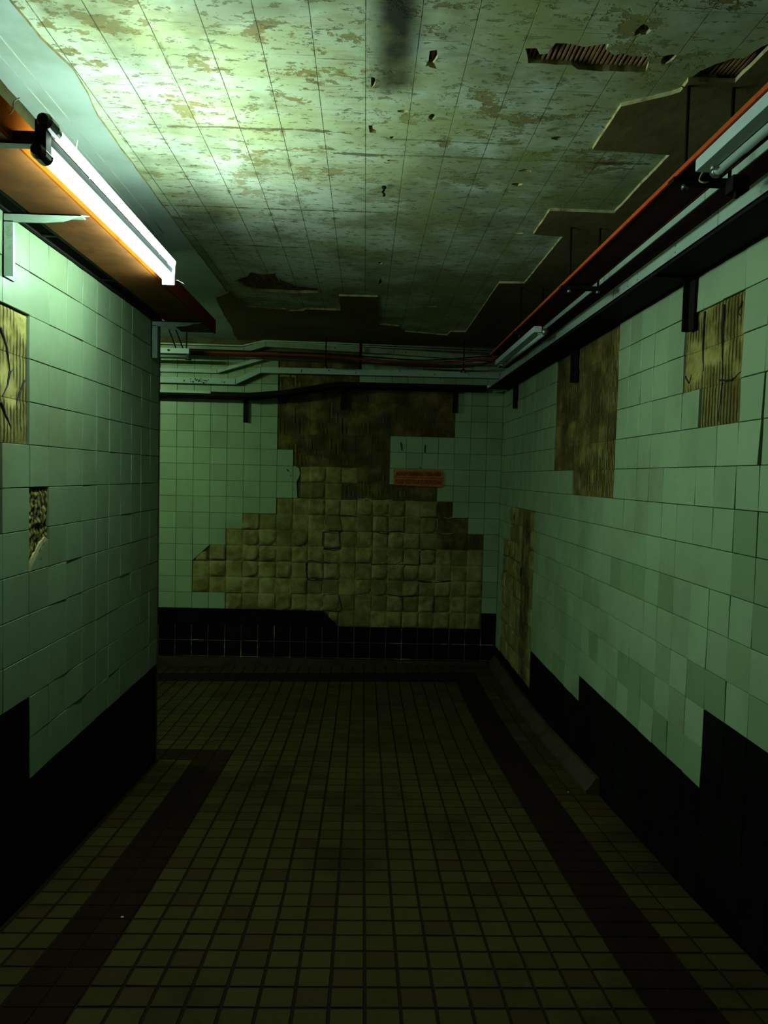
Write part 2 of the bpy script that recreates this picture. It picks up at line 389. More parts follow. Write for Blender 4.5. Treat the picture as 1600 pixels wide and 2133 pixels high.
# --- back wall
root = thing('wall_back', 'far end wall half stripped of its pale tiles down to cement', 'wall', (0, YB, 0), kind='structure')
boxobj('masonry', M['bed'], root, -4.8, WR+.2, YB+.011, YB+.25, -.3, 3.1)
FB = lambda u, v, n: (u, YB-n, v)
boxobj('dado_bed', M['dado_bed'], root, -2.2, WR, YB+.0025, YB+.012, -.2, .34)
us = [-.818-.1545*k for k in range(25, 0, -1)] + [-.818+.15*k for k in range(0, 14)] + [WR]
vs = [-.255+.15*k for k in range(0, 22)]
def kb(u, v):
    if v < .345: return 'd'
    if v < .495: return 'd' if (u < -.368 or u > 1.132) else 'pad' if u > -.218 else 'none'
    def inn(a, b): return a < u < b
    if v < .645: return 'pad' if inn(-1.281, 1.132) else 'w'
    if v < .945: return 'pad' if inn(-1.59, 1.19) else 'w'
    if v < 1.095: return 'none' if inn(-1.59, -1.43) else 'pad' if inn(-1.43, 1.132) else 'w'
    if v < 1.245: return ('rib' if u > .682 else 'pad') if inn(-1.281, 1.132) else 'w'
    if v < 1.395: return ('rib' if u > .682 else 'pad') if inn(-1.127, .982) else 'w'
    if v < 1.545: return ('rib' if u > .682 else 'pad') if inn(-.818, .832) else 'w'
    if v < 1.695: return 'none' if inn(-.668, -.518) else ('riblight' if u > -.218 else 'pad') if inn(-.518, .682) else 'w'
    if v < 1.845: return 'none' if inn(-.668, -.518) else ('pad' if u < .0 else 'rib') if inn(-.518, .232) else 'w'
    if v < 1.995: return 'rib' if inn(-.668, .232) else 'w'
    if v < 2.145: return 'rib' if inn(-.818, .232) else 'w'
    if v > 2.63: return 'rib' if inn(-.75, -.0) else 'w'
    return 'rib' if inn(-.818, .832) else 'w'
cuts = {
 (-.59, 1.77): ([(-.668,1.695),(-.632,1.695),(-.615,1.73),(-.600,1.775),(-.612,1.825),(-.650,1.845),(-.668,1.845)], 'w'),
 (-.59, 1.62): ([(-.668,1.545),(-.622,1.545),(-.626,1.62),(-.632,1.695),(-.668,1.695)], 'w'),
 (-1.51, 1.02): ([(-1.59,.945),(-1.43,1.095),(-1.59,1.095)], 'w'),
 (-.29, .42): ([(-.368,.345),(-.218,.345),(-.368,.495)], 'd'),
}
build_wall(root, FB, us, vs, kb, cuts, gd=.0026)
bm = bmesh.new()
for u0, u1, v0, v1 in ((-.60,-.52,1.55,1.69),(-.59,-.52,1.70,1.84),(-1.56,-1.46,.95,1.03),(-.31,-.22,.40,.49)): pad(bm, FB, u0, u1, v0, v1, h=.006)
for u in (-.818, -.70, -.60): pad(bm, FB, u+.01, u+.1, 2.66, 2.74, h=.005)
link('mortar_bed', bm, [M['pad']], root)
# exposed ridges and torn tile scraps in the big patch
bm = bmesh.new()
for k in range(75):
    x = random.choice([-.818+.15*i for i in range(13)]) + random.gauss(0, .004); z = random.uniform(.40, 1.5)
    if k % 2: p = [(x+random.gauss(0,.006), z+t*.035) for t in range(4)]
    else:
        z = random.choice([.495+.15*i for i in range(8)]) + random.gauss(0,.004); x = random.uniform(-1.1, 1.0); p = [(x+t*.035, z+random.gauss(0,.006)) for t in range(4)]
    if p[0][0] < -.8 + max(0, z-1.1)*.6 or p[-1][0] > .9: continue
    tube(bm, curve([(a, YB+.008, b) for a, b in p], 3), .0032, 5)
link('mortar_ridge', bm, M['edge'], root)
bm = bmesh.new()
for k in range(34):
    i, j = random.randint(1, 12), random.randint(2, 8); x, z = -.818+.15*i, .345+.15*j
    if x < -.6+max(0, z-1.2): continue
    p = [(x, z)]
    for q in range(random.randint(1, 3)):
        x += random.choice((-.15, .15, 0, 0)); z += random.choice((-.15, 0, .15)) if p[-1][0] == x else 0
        if z > 1.5 or z < .4 or x > .9: break
        p.append((x, z))
    if len(p) < 2: continue
    c = curve([(a+random.gauss(0,.009), YB+.0005, b+random.gauss(0,.009)) for a, b in p], 9)
    c = [v+Vector((.006*noise.noise(v*31), 0, .006*noise.noise(v*27+Vector((5,1,2))))) for v in c]
    tube(bm, c, .0032, 5)
link('mortar_crack', bm, M['hole'], root)
bm = bmesh.new()
for k in range(60):
    x = random.choice([-.668+.15*i for i in range(10)]) + random.gauss(0, .003); z = random.uniform(2.0, 2.5) if x > .2 else random.uniform(1.86, 2.5)
    if x > .82: continue
    L = random.uniform(.03, .12)
    p = [(x+random.gauss(0,.002), z+t*L/3) for t in range(4)] if k % 3 else [(x+t*L/3, round((z-.345)/.15)*.15+.345+random.gauss(0,.002)) for t in range(4)]
    tube(bm, [(a, YB+.0085, b) for a, b in p], .0022, 5)
link('faint_ridge', bm, M['rib_back_light'], root)
# end wall of the side passage, out to the left
o = boxobj('wall_side', M['plaster'], None, -4.8, -4.6, 4.0, YB+.2, -.3, 3.1); tag(o, 'plastered end wall of the side passage beyond the left corner', 'wall', kind='structure')

# ------------------------------------------------------------------ floor
def zf(x, y):
    P = [(-2,.62),(0,.50),(1.0,.40),(2.0,.28),(2.63,.205),(3.0,.175),(3.66,.12),(4.7,.04),(5.6,.005),(6.8,-.012)]
    z = P[0][1]
    for (a, za), (b, zb) in zip(P, P[1:]):
        if a <= y <= b: z = za+(zb-za)*(y-a)/(b-a)
    if y > P[-1][0]: z = P[-1][1]
    w = max(0, min(1, (y-5.2)/1.5)); z += w*(.022*(max(-2.2, min(1.3, x))) - .0)
    return z
root = thing('floor', 'small square tiled floor sloping down towards the far wall with dark borders', 'floor', (0, 2.5, 0), kind='structure')
xs = [-.766+.1*k for k in range(-40, 21)]; xs[-1] = WR
ys = [1.937+.0975*k for k in range(-36, 50)]; ys = [y for y in ys if y < YB-.02] + [YB]
mats = [M['fl'], M['flwarm'], M['fb'], M['fbl']]
bms = {'tile_field': bmesh.new(), 'dark_border': bmesh.new()}
bg = bmesh.new()
def gridded(bm, xa, ya, dz):
    V = [[bm.verts.new((x, y, zf(x, y)+dz)) for y in ya] for x in xa]
    for i in range(len(xa)-1):
        for j in range(len(ya)-1): bm.faces.new((V[i][j], V[i+1][j], V[i+1][j+1], V[i][j+1]))
gridded(bg, [-4.7+.3*k for k in range(20)]+[WR+.05], [Y0+.15*k for k in range(int((YB-Y0)/.15)+1)]+[YB+.1], -.0035)
link('grout_bed', bg, M['fgrout'], root)
for i in range(len(xs)-1):
    for j in range(len(ys)-1):
        x0, x1, y0, y1 = xs[i], xs[i+1], ys[j], ys[j+1]; xc, yc = (x0+x1)/2, (y0+y1)/2
        if xc < WL and yc < 4.16: continue
        if yc > 6.42: k, mi = 'tile_field', 1
        elif yc > 6.12 and xc < 1.034: k, mi = 'dark_border', 2
        elif .834 < xc < 1.034: k, mi = 'dark_border', 2
        elif -.966 < xc < -.766 and yc < 4.37: k, mi = 'dark_border', 3 if xc > -.866 else 2
        elif xc < -.766 and 4.18 < yc < 4.37: k, mi = 'dark_border', 3
        elif xc > 1.034: k, mi = 'tile_field', 1 if random.random() < .45 else 0
        else: k, mi = 'tile_field', 1 if random.random() < .12 else 0
        bm = bms[k]; gg, c = (.0046 if k == 'tile_field' else .0016), .0012
        a = [bm.verts.new((x, y, zf(x, y)-.004)) for x, y in ((x0+gg,y0+gg),(x1-gg,y0+gg),(x1-gg,y1-gg),(x0+gg,y1-gg))]
        tz = [random.gauss(0,.0004) for _ in range(4)]
        b = [bm.verts.new((x, y, zf(x, y)+tz[n])) for n, (x, y) in enumerate(((x0+gg+c,y0+gg+c),(x1-gg-c,y0+gg+c),(x1-gg-c,y1-gg-c),(x0+gg+c,y1-gg-c)))]
        bm.faces.new(b).material_index = mi
        for n in range(4): bm.faces.new((a[n], a[(n+1)%4], b[(n+1)%4], b[n])).material_index = mi
for k, bm in bms.items(): link(k, bm, mats, root)
# worn cove skirting at the far right
bm = bmesh.new(); prev = None
for k in range(40):
    y = 3.70+(6.70-3.70)*k/39; w = .075+.012*noise.noise(Vector((y*5,0,0))); z = zf(WR, y); hgt = .085 + .008*noise.noise(Vector((y*3,4,0)))
    sec = [(WR-w, z-.01), (WR-w, z+.02), (WR-w*.75, z+.035), (WR-.02, z+hgt), (WR+.005, z+hgt), (WR+.005, z-.01)]
    r = [bm.verts.new((x, y, q)) for x, q in sec]
    if prev:
        for n in range(6): bm.faces.new((prev[n], prev[(n+1)%6], r[(n+1)%6], r[n]))
    else: bm.faces.new(list(reversed(r)))
    prev = r
bm.faces.new(prev)
tag(link('trim_1', bm, M['kerb']), 'worn brown cove skirting along the foot of the right wall, broken off at its near end', 'skirting', kind='structure')
bm = bmesh.new(); box(bm, -4.6, WR-.08, YB-.035, YB+.005, -.12, .035)
bmesh.ops.bevel(bm, geom=[e for e in bm.edges], offset=.006, segments=1)
tag(link('trim_2', bm, M['kerb']), 'low brown skirting along the foot of the far wall', 'skirting', kind='structure')

# ------------------------------------------------------------------ ceiling
root = thing('ceiling', 'low ceiling of pale stained boards broken away at the far and right sides', 'ceiling', (0, 2.5, ZC), kind='structure')
boxobj('bare_slab', M['slab'], root, -4.8, WR+.2, Y0, YB+.2, ZC+.034, ZC+.15)
def rough_line(pts, amp=.004, step=.03):
    out = []
    for (x0, y0), (x1, y1) in zip(pts, pts[1:]+pts[:1]):
        L = math.hypot(x1-x0, y1-y0); n = max(1, int(L/step)) if L < 2.2 else 60
        for k in range(n):
            t = k/n; x, y = x0+(x1-x0)*t, y0+(y1-y0)*t
            a = amp if (k or n == 1) else 0
            out.append((x+a*noise.noise(Vector((x*23, y*23, 1)))*1.6, y+a*noise.noise(Vector((x*23, y*23, 7)))*1.6))
    return out
def slab(name, outer, holes, z0, z1, mats, parent):
    loops = [outer]+holes
    tri = tessellate_polygon([[Vector((x, y, 0)) for x, y in l] for l in loops])
    flat = [p for l in loops for p in l]
    bm = bmesh.new(); lo = [bm.verts.new((x, y, z0)) for x, y in flat]; hi = [bm.verts.new((x, y, z1)) for x, y in flat]
    for t in tri:
        try: bm.faces.new([lo[i] for i in t])
        except ValueError: pass
    s = 0
    for l in loops:
        n = len(l)
        for i in range(n):
            a, b = s+i, s+(i+1) % n
            bm.faces.new((lo[a], lo[b], hi[b], hi[a])).material_index = 1
        s += n
    bmesh.ops.recalc_face_normals(bm, faces=bm.faces[:])
    return link(name, bm, mats, parent)
H1 = [(0.427,2.09),(0.458,2.088),(0.475,2.117),(0.495,2.114),(0.506,2.062),(0.55,2.064),(0.587,2.075),(0.636,2.058),(0.656,2.057),(0.655,2.086),(0.687,2.107),(0.71,2.094),(0.736,2.109),(0.784,2.108),(0.803,2.147),(0.808,2.185),(0.744,2.189),(0.658,2.19),(0.606,2.186),(0.578,2.163),(0.451,2.165)]
H2 = [(-0.841,4.656),(-0.762,4.581),(-0.723,4.47),(-0.663,4.516),(-0.577,4.485),(-0.572,4.614),(-0.524,4.676),(-0.466,4.774),(-0.328,4.817),(-0.344,4.919),(-0.466,4.947),(-0.722,4.928),(-0.81,4.876),(-0.833,4.735)]
P1 = [(0.158,2.123),(0.178,2.117),(0.184,2.154),(0.171,2.197),(0.152,2.203),(0.159,2.168)]
P2 = [(-0.015,2.579),(-.003,2.574),(0.0,2.60),(0.014,2.61),(0.013,2.633),(-0.011,2.628)]
def blob(x, y, a, b, n=9): return [(x+a*math.cos(2*math.pi*k/n)*random.uniform(.6,1.15), y+b*math.sin(2*math.pi*k/n)*random.uniform(.6,1.15)) for k in range(n)]
small = [blob(.845,2.115,.022,.03), blob(.722,1.99,.022,.03), blob(.61,2.90,.03,.016), blob(.605,3.03,.025,.02), blob(.08,2.85,.03,.009), blob(.20,2.50,.012,.02), blob(-.004,2.30,.008,.04), blob(.10,2.47,.02,.012), blob(.07,2.66,.012,.012), blob(-.38,2.64,.04,.012), blob(.66,2.62,.03,.014), blob(.73,3.62,.03,.012), blob(.06,4.2,.012,.03), blob(.07,4.6,.01,.08), blob(.45,5.2,.05,.02), blob(.28,5.1,.012,.01), blob(-.25,3.05,.03,.01), blob(1.02,2.05,.006,.01)]
K = 1.0105
ZF = ZC+.013
def sc_(l): return [(x*K, y*K) for x, y in l]
FIN = [M['ceiling'], M['edge']]
H3 = [(.965,2.23),(.975,2.19),(1.00,2.155),(1.04,2.12),(1.07,2.12),(1.09,2.06),(1.14,1.98),(1.14,2.23)]
FULL = [(-.975,Y0),(WR+.01,Y0),(WR+.01,YB+.01),(-.975,YB+.01)]
slab('board_finish', FULL, [rough_line(sc_(H1), .004, .02), rough_line(sc_(H2), .006), sc_(P1), sc_(P2), rough_line(H3, .006, .02)]+[sc_(b) for b in small[:-1]], ZF, ZF+.020, FIN, root)
CU = [(-.965,5.0),(-1.075,5.15),(-1.10,5.36),(-1.13,5.75),(-1.15,6.13),(-1.19,6.5),(-1.20,YB)]
B = [(WL,Y0),(-.957,Y0),(-.955,1.2),(-.962,2.0),(-.955,2.15),(-.925,2.3),(-.935,2.45),(-.957,2.6),(-.965,3.6),(-.965,4.9)]+CU+[(-4.6,YB),(-4.6,4.16),(WL,4.16)]
slab('smooth_border', rough_line(B, .005, .06), [], ZC+.004, ZC+.03, [M['border'], M['edge']], root)
C_ = [(1.103,Y0),(1.103,2.05),(1.097,2.222),(.955,2.225),(.955,2.285),(.935,2.305),(.806,2.386),(.811,2.698),(1.107,2.716),(1.105,3.31),(.811,3.31),(.811,3.63),(.963,3.65),(.966,4.53),(.811,4.54),(.816,6.07),(.69,6.08),(.681,6.24),(.31,6.13),(.25,5.93),(.088,5.87),(.06,4.985),(-.205,4.99),(-.21,5.42),(-.47,5.42),(-.49,5.47),(-.60,5.49),(-.62,5.45),(-.90,5.40),(-.945,4.95)]+[(x+.004,y) for x, y in CU]+[(WR+.005,YB),(WR+.005,Y0)]
slab('dark_cladding', rough_line(C_, .0025, .04), [], ZC, ZC+.0135, [M['slab'], M['edge']], root)
bm = bmesh.new()
def ribs(x0, x1, y0, y1, p=.0135):
    box(bm, x0, x1, y0, y1, ZC+.0325, ZC+.036)
    x = x0
    while x < x1:
        w = p*random.uniform(.35, .6); box(bm, x, x+w, y0, y1, ZC+.024+random.uniform(0,.003), ZC+.033); x += p*random.uniform(.9, 1.15)
ribs(.41, .82, 2.04, 2.20); ribs(-.86, -.31, 4.44, 4.96); ribs(.95, 1.15, 1.9, 2.24)
for b in small+[P1, P2]:
    xs_ = [p[0] for p in b]; ys_ = [p[1] for p in b]; ribs(min(xs_)-.01, max(xs_)+.01, min(ys_)-.01, max(ys_)+.01)
link('combed_bed', bm, M['comb'], root)
# thin seams / cables pinned along the left border
for n, (x, lab) in enumerate(((-1.065, 'thin pale cable pinned to the ceiling border above the lit lamp, nearer the room'), (-1.115, 'thin pale cable pinned to the ceiling border above the lit lamp, nearer the left wall'))):
    o = tubeobj('thin_cable', M['wire'], None, [(x+.004*noise.noise(Vector((y,n,0))), y, ZC+.0015) for y in [Y0+.2*k for k in range(0, 28)]], .0022, 6)
    tag(o, lab, 'cable', 'thin cables on the left ceiling border')

# ------------------------------------------------------------------ left side services
t = thing('cable_channel', 'orange painted steel cable channel along the top of the left wall behind the lit lamp', 'cable channel', (-.98, 1.5, 2.60))
bm = bmesh.new(); box(bm, -.907, -.900, Y0, 4.33, 2.586, 2.666); link('front_flange', bm, M['orange'], t)
bm = bmesh.new(); box(bm, -1.085, -.907, Y0, 4.30, 2.586, 2.593); link('underside', bm, M['brownunder'], t)
bm = bmesh.new(); box(bm, -1.092, -1.085, Y0, 4.30, 2.586, 2.65); link('rear_flange', bm, M['brownunder'], t)
t = thing('cable_ladder', 'black steel cable ladder along the left wall beside the orange channel', 'cable ladder', (-1.13, 1.5, 2.60))
for x0, x1 in ((-1.108,-1.096), (-1.176,-1.163)):
    boxobj('rail', M['black'], t, x0, x1, Y0, 4.14, 2.588, 2.628)
for y in (.3, .85, 1.4, 1.95, 2.62, 3.2, 3.8): boxobj('rung', M['black'], t, -1.163, -1.108, y, y+.02, 2.590, 2.600)

def left_bracket(y, label):
    t = thing('wall_bracket', label, 'bracket', (WL, y, 2.59), group='painted brackets on the left wall')
    bm = bmesh.new()
    prism(bm, [(WL+.001,2.585),(-.935,2.585),(-.905,2.582),(-.945,2.577),(-.99,2.562),(-1.05,2.556),(WL+.001,2.556)], y, y+.005, lambda p, d: (p[0], d, p[1]))
    box(bm, WL+.001, -.93, y, y+.035, 2.581, 2.585)
    link('arm', bm, M['bracket'], t)
    bm = bmesh.new(); box(bm, WL+.001, WL+.006, y, y+.075, 2.385, 2.584); box(bm, WL+.001, WL+.035, y, y+.005, 2.385, 2.56); link('leg', bm, M['bracket'], t)
    bm = bmesh.new(); tube(bm, [(WL+.004,y+.04,2.41),(WL+.012,y+.04,2.41)], .006, 8); link('bolt', bm, M['black'], t)
left_bracket(2.385, 'sage painted bracket under the orange channel near the bare hole in the left wall')
left_bracket(4.00, 'sage painted bracket at the far corner of the left wall')

# lit lamp
t = thing('fluorescent_lamp', 'lit twin tube fluorescent lamp on the orange channel', 'lamp', (-.85, 2.48, 2.6))
TA, TB = (-.822, 2.638), (-.838, 2.564)
for (x, z), k in ((TA, 'lit_dim'), (TB, 'lit')): tubeobj('lit_tube', M[k], t, [(x, 1.93, z), (x, 3.075, z)], .0135, 12)['label'] = 'glowing white tube'
bm = bmesh.new(); prism(bm, [(-.868,2.592),(-.850,2.584),(-.826,2.597),(-.822,2.614),(-.852,2.620),(-.868,2.616)], 1.90, 3.08, lambda p, d: (p[0], d, p[1]))
bmesh.ops.recalc_face_normals(bm, faces=bm.faces[:]); link('lamp_body', bm, M['body_grey'], t)
bm = bmesh.new()
for (x, z) in (TA, TB): tube(bm, [(x,1.86,z),(x,1.873,z),(x,1.915,z)], [.014,.0205,.0205], 14)
box(bm, -.846, -.818, 1.872, 1.902, 2.552, 2.642); box(bm, -.985, -.83, 1.872, 1.902, 2.580, 2.612)
link('near_end_holder', bm, M['holder'], t)
bm = bmesh.new()
for (x, z) in (TA,): tube(bm, [(x,1.912,z),(x,1.945,z)], .0145, 12)
link('tube_cap', bm, M['steel'], t)
bm = bmesh.new(); prism(bm, [(-.865,2.548),(-.815,2.548),(-.812,2.646),(-.832,2.65),(-.865,2.61)], 3.078, 3.092, lambda p, d: (p[0], d, p[1])); link('far_end_holder', bm, M['body'], t)
def wire(label, pts, r=.0014, mat='wire'):
    tag(tubeobj('loose_wire', M[mat], None, curve(pts, 5), r, 6), label, 'wire', 'loose wires around the lit lamp')
wire('curly pale wire sticking up behind the near end of the lit lamp', [(-.90,1.89,2.61),(-.915,1.87,2.635),(-.89,1.85,2.65),(-.885,1.845,2.668),(-.878,1.86,2.685)])
wire('short pale wire standing over the upper tube of the lit lamp', [(-.838,2.13,2.655),(-.845,2.13,2.68),(-.84,2.125,2.705)])
wire('short pale wire poking out of the far end of the lit lamp', [(-.825,3.092,2.57),(-.81,3.11,2.575),(-.785,3.13,2.565)])
wire('thin wire tying the two tubes of the lit lamp together near their near end', [(-.826,2.18,2.625),(-.835,2.185,2.60),(-.865,2.19,2.59)], .001)
wire('thin wire tying the two tubes of the lit lamp together near their far end', [(-.826,2.90,2.625),(-.837,2.90,2.60),(-.865,2.90,2.59)], .001)

# ------------------------------------------------------------------ right side services
t = thing('cable_channel', 'red painted steel cable channel hanging along the right wall', 'cable channel', (1.03, 3, 2.715))
bm = bmesh.new(); box(bm, .934, .941, Y0, 5.55, 2.712, 2.726); link('front_lip', bm, M['red'], t)
bm = bmesh.new(); box(bm, .941, 1.072, Y0, 5.55, 2.714, 2.719); link('underside', bm, M['maroon'], t)
bm = bmesh.new(); box(bm, 1.072, 1.078, Y0, 5.55, 2.712, 2.730); link('rear_flange', bm, M['maroon'], t)
def hanger(y, label, z=2.708, top=True):
    t = thing('rod_hanger', label, 'hanger', (1.04, y, z), group='rod hangers of the red channel')
    for x in (.968, 1.108):
        r = tubeobj('threaded_rod', M['black'], t, [(x, y, ZC+.033), (x, y, z-.03)], .0055, 8)
        tubeobj('nut', M['steel'], r, [(x, y, z-.028), (x, y, z-.016)], .010, 6)
    boxobj('cross_bar', M['black'], t, .925, 1.13, y-.022, y+.022, z-.014, z)
    if top: boxobj('ceiling_bar', M['black'], t, .955, 1.125, y-.018, y+.018, ZC+.015, ZC+.033)
hanger(2.25, 'black rod hanger nearest the camera, at the end of the near unlit lamp')
hanger(3.51, 'black rod hanger halfway along the red channel', top=False)
hanger(4.62, 'black rod hanger above the near end of the far unlit lamp', top=False)

def run_right(name, mat, x0, z0, z1, label, y1=6.68, holes=(), under=None):
    t = thing(name, label, 'trunking', (x0, 3, z0))
    bm = bmesh.new(); box(bm, x0, WR-.002, Y0, y1, z0, z1); link('casing', bm, [mat], t)
    if under:
        bm = bmesh.new(); box(bm, x0+.004, WR-.003, Y0, y1-.01, z0-.0015, z0+.001); link('painted_shade_underside', bm, under, t)  # dark sheet painting in the shadow between casing and wall
    if holes:
        for y in holes:
            for f in (.3, .72): tubeobj('bolt_hole', M['hole'], t, [(x0-.0008, y, z0+(z1-z0)*f), (x0+.002, y, z0+(z1-z0)*f)], .0035, 8)
    for y in (2.55, 3.62, 5.05):
        bm = bmesh.new(); box(bm, x0-.0006, x0+.002, y, y+.0025, z0, z1); link('joint_seam', bm, M['hole'], t)
    return t
run_right('cable_trunking', M['pale'], 1.222, 2.675, 2.735, 'lower pale metal trunking along the top of the right wall, with bolt holes', 6.70, (2.05,2.9,3.3,3.42,4.55,5.6), None)
run_right('cable_trunking', M['pale'], 1.172, 2.768, 2.802, 'upper slim pale trunking along the top of the right wall', 6.50, (), M['maroon'])
# black tray with wall legs
t = thing('cable_tray', 'black steel cable tray under the pale trunking along the right wall', 'cable tray', (1.18, 3, 2.58))
bm = bmesh.new(); box(bm, 1.095, WR-.002, Y0, 6.52, 2.578, 2.584); box(bm, 1.095, 1.100, Y0, 6.52, 2.568, 2.585); box(bm, WR-.01, WR-.003, Y0, 6.52, 2.572, 2.612)
link('tray', bm, M['black'], t)
def right_bracket(y, label, w=.055, z0=2.37):
    t = thing('wall_bracket', label, 'bracket', (WR, y, 2.56), group='black brackets on the right wall')
    boxobj('arm', M['black'], t, 1.10, WR-.003, y-w/2, y+w/2, 2.566, 2.575)
    bm = bmesh.new(); box(bm, WR-.012, WR-.003, y-w/2, y+w/2, z0, 2.566); box(bm, WR-.035, WR-.012, y+w/2-.008, y+w/2, z0, 2.566); link('leg', bm, M['black'], t)
right_bracket(2.83, 'black bracket leg hanging over the near bare patch of the right wall')
right_bracket(4.39, 'black bracket leg over the larger bare patch of the right wall')
right_bracket(6.10, 'black bracket leg on the right wall close to the far corner')

# unlit lamps
def dead_lamp(y0, y1, label, x=.942, z=2.677, clip=True):
    t = thing('fluorescent_lamp', label, 'lamp', (x, y0, z), group='unlit lamps under the red channel')
    bm = bmesh.new(); box(bm, x, x+.042, y0, y1, z, z+.034); bmesh.ops.bevel(bm, geom=bm.edges[:], offset=.003, segments=2); link('lamp_body', bm, M['body'], t)
    tubeobj('glass_tube', M['unlit'], t, [(x+.062, y0-.0, z+.004), (x+.062, y1, z+.004)], .0165, 12)
    for y in (y0-.006, y1-.014): tubeobj('tube_cap', M['steel'], t, [(x+.062, y, z+.004), (x+.062, y+.02, z+.004)], .018, 12)
    for y in (y0+.03, y1-.045): boxobj('lamp_holder', M['body'], t, x+.03, x+.06, y, y+.014, z-.006, z+.026)
    return t
dead_lamp(.92, 2.12, 'unlit fluorescent lamp near the camera under the red channel, upper right')
tag(tubeobj('loose_wire', M['ywire'], None, curve([(.975,2.125,2.69),(.965,2.13,2.675),(.958,2.125,2.655),(.972,2.12,2.648),(.985,2.13,2.655)],5), .0025, 6), 'short yellow wire at the far end of the near unlit lamp', 'wire')
boxobj_ = thing('junction_box', 'small black box hanging beside the far end of the near unlit lamp', 'box', (1.10, 2.2, 2.66))
boxobj('housing', M['black'], boxobj_, 1.085, 1.135, 2.18, 2.225, 2.655, 2.70); boxobj('catch', M['black'], boxobj_, 1.10, 1.112, 2.19, 2.205, 2.638, 2.655)
dead_lamp(4.12, 5.35, 'unlit fluorescent lamp under the far end of the red channel by the corner', .945, 2.610)
# pieces that carry the far lamp
boxobj_ = thing('lamp_hook', 'black hook strap holding the far unlit lamp under its rod hanger', 'strap', (.97, 4.62, 2.67))
boxobj('strap', M['black'], boxobj_, .962, .970, 4.60, 4.63, 2.644, 2.696)
boxobj_ = thing('lamp_hook', 'black hook strap at the end of the far unlit lamp nearest the corner', 'strap', (.97, 5.2, 2.67))
boxobj('strap', M['black'], boxobj_, .962, .970, 5.20, 5.23, 2.644, 2.714)

# ------------------------------------------------------------------ back wall services
def ribbon(bm, pts, h, y0, y1, mi=0):
    """pts (x, z of the centre line); rectangular section of height h"""
    secs = []
    for x, z in pts: secs.append([bm.verts.new(p) for p in ((x,y0,z-h/2),(x,y0,z+h/2),(x,y1,z+h/2),(x,y1,z-h/2))])
    for a, b in zip(secs, secs[1:]):
        for n in range(4): bm.faces.new((a[n], a[(n+1)%4], b[(n+1)%4], b[n])).material_index = mi
    bm.faces.new(list(reversed(secs[0]))); bm.faces.new(secs[-1])
XL = -4.5
def back_run(label, pts, h, y0, mat, holes=(), name='cable_trunking', cat='trunking'):
    t = thing(name, label, cat, (0, y0, pts[-1][1]), group='trunkings across the far wall')
    bm = bmesh.new(); ribbon(bm, pts, h, y0, YB-.003); link('casing', bm, mat, t)
    if holes:
        for x, z in holes: tubeobj('bolt_hole', M['hole'], t, [(x, y0-.001, z), (x, y0+.002, z)], .006, 8)
    for x, z in pts[1:-1]:
        bm = bmesh.new(); box(bm, x-.002, x+.002, y0-.0008, y0+.002, z-h*.5, z+h*.5); link('joint_seam', bm, M['hole'], t)
    return t
t = back_run('lowest pale perforated trunking across the far wall, stepped up and rust spotted', [(XL,2.600),(-1.20,2.600),(-.97,2.712),(1.218,2.722)], .052, 6.655, M['pale'], [(-1.30,2.59),(-.6,2.72),(-.6,2.705),(-.35,2.725),(-.1,2.71),(.3,2.735),(.62,2.715),(.9,2.74)])
bm = bmesh.new()
for k in range(26):
    x, z = random.gauss(-1.53, .055), random.gauss(2.600, .010); s = random.uniform(.004, .010)
    prism(bm, [(x+s*random.uniform(.6,1.2)*math.cos(a), z+s*random.uniform(.5,1.)*math.sin(a)) for a in [k2*math.pi/3 for k2 in range(6)]], 6.6535, 6.6545, lambda p, d: (p[0], d, p[1]))
link('rust_patch', bm, M['rust'], t)
back_run('slim stepped trunking across the far wall, behind the red cable, second from the bottom', [(XL,2.692),(-1.37,2.690),(-.95,2.822),(1.218,2.828)], .032, 6.665, M['pale'])
back_run('upper trunking across the far wall just below the ceiling', [(XL,2.893),(-1.13,2.888),(-.93,2.948),(.24,2.912),(1.218,2.872)], .046, 6.66, M['paledark'], [(-.3,2.93),(.35,2.91)])
for n, (dz, lab) in enumerate(((0, 'upper one of two thin pipes along the top of the far wall'), (-.022, 'lower one of two thin pipes along the top of the far wall'))):
    o = tubeobj('conduit_pipe', M['pale'], None, [(XL,6.69,2.936+dz),(-1.15,6.69,2.930+dz),(-.95,6.69,2.983+dz*.6),(-.3,6.69,2.980+dz*.8),(WR-.02,6.69,2.958+dz)], .0075, 8)
    tag(o, lab, 'pipe', 'thin pipes at the top of the far wall')
# red cables
def cable(label, pts, r, mat='dullred'):
    tag(tubeobj('power_cable', M[mat], None, curve(pts, 8), r, 8), label, 'cable', 'cables slung across the far wall')
cable('thick dull red cable sagging across the far wall into the red channel', [(XL,6.50,2.838),(-2.4,6.50,2.835),(-1.2,6.50,2.832),(-.37,6.50,2.826),(.24,6.50,2.795),(.75,6.46,2.80),(1.0,6.25,2.80),(1.02,5.85,2.745),(1.03,5.4,2.727)], .012)
cable('thin red cable looping just under the thick red one on the far wall', [(XL,6.50,2.81),(-1.2,6.49,2.808),(-.37,6.50,2.800),(.24,6.49,2.765),(.8,6.45,2.755),(1.03,6.2,2.76),(1.05,5.8,2.735),(1.06,5.45,2.727)], .009, 'maroon')
cable('black cable lying along the top of the red cable on the far wall', [(XL,6.52,2.862),(-1.0,6.52,2.855),(-.2,6.52,2.845),(.5,6.51,2.818),(1.0,6.3,2.83),(1.04,5.9,2.76),(1.05,5.45,2.735)], .006, 'black')
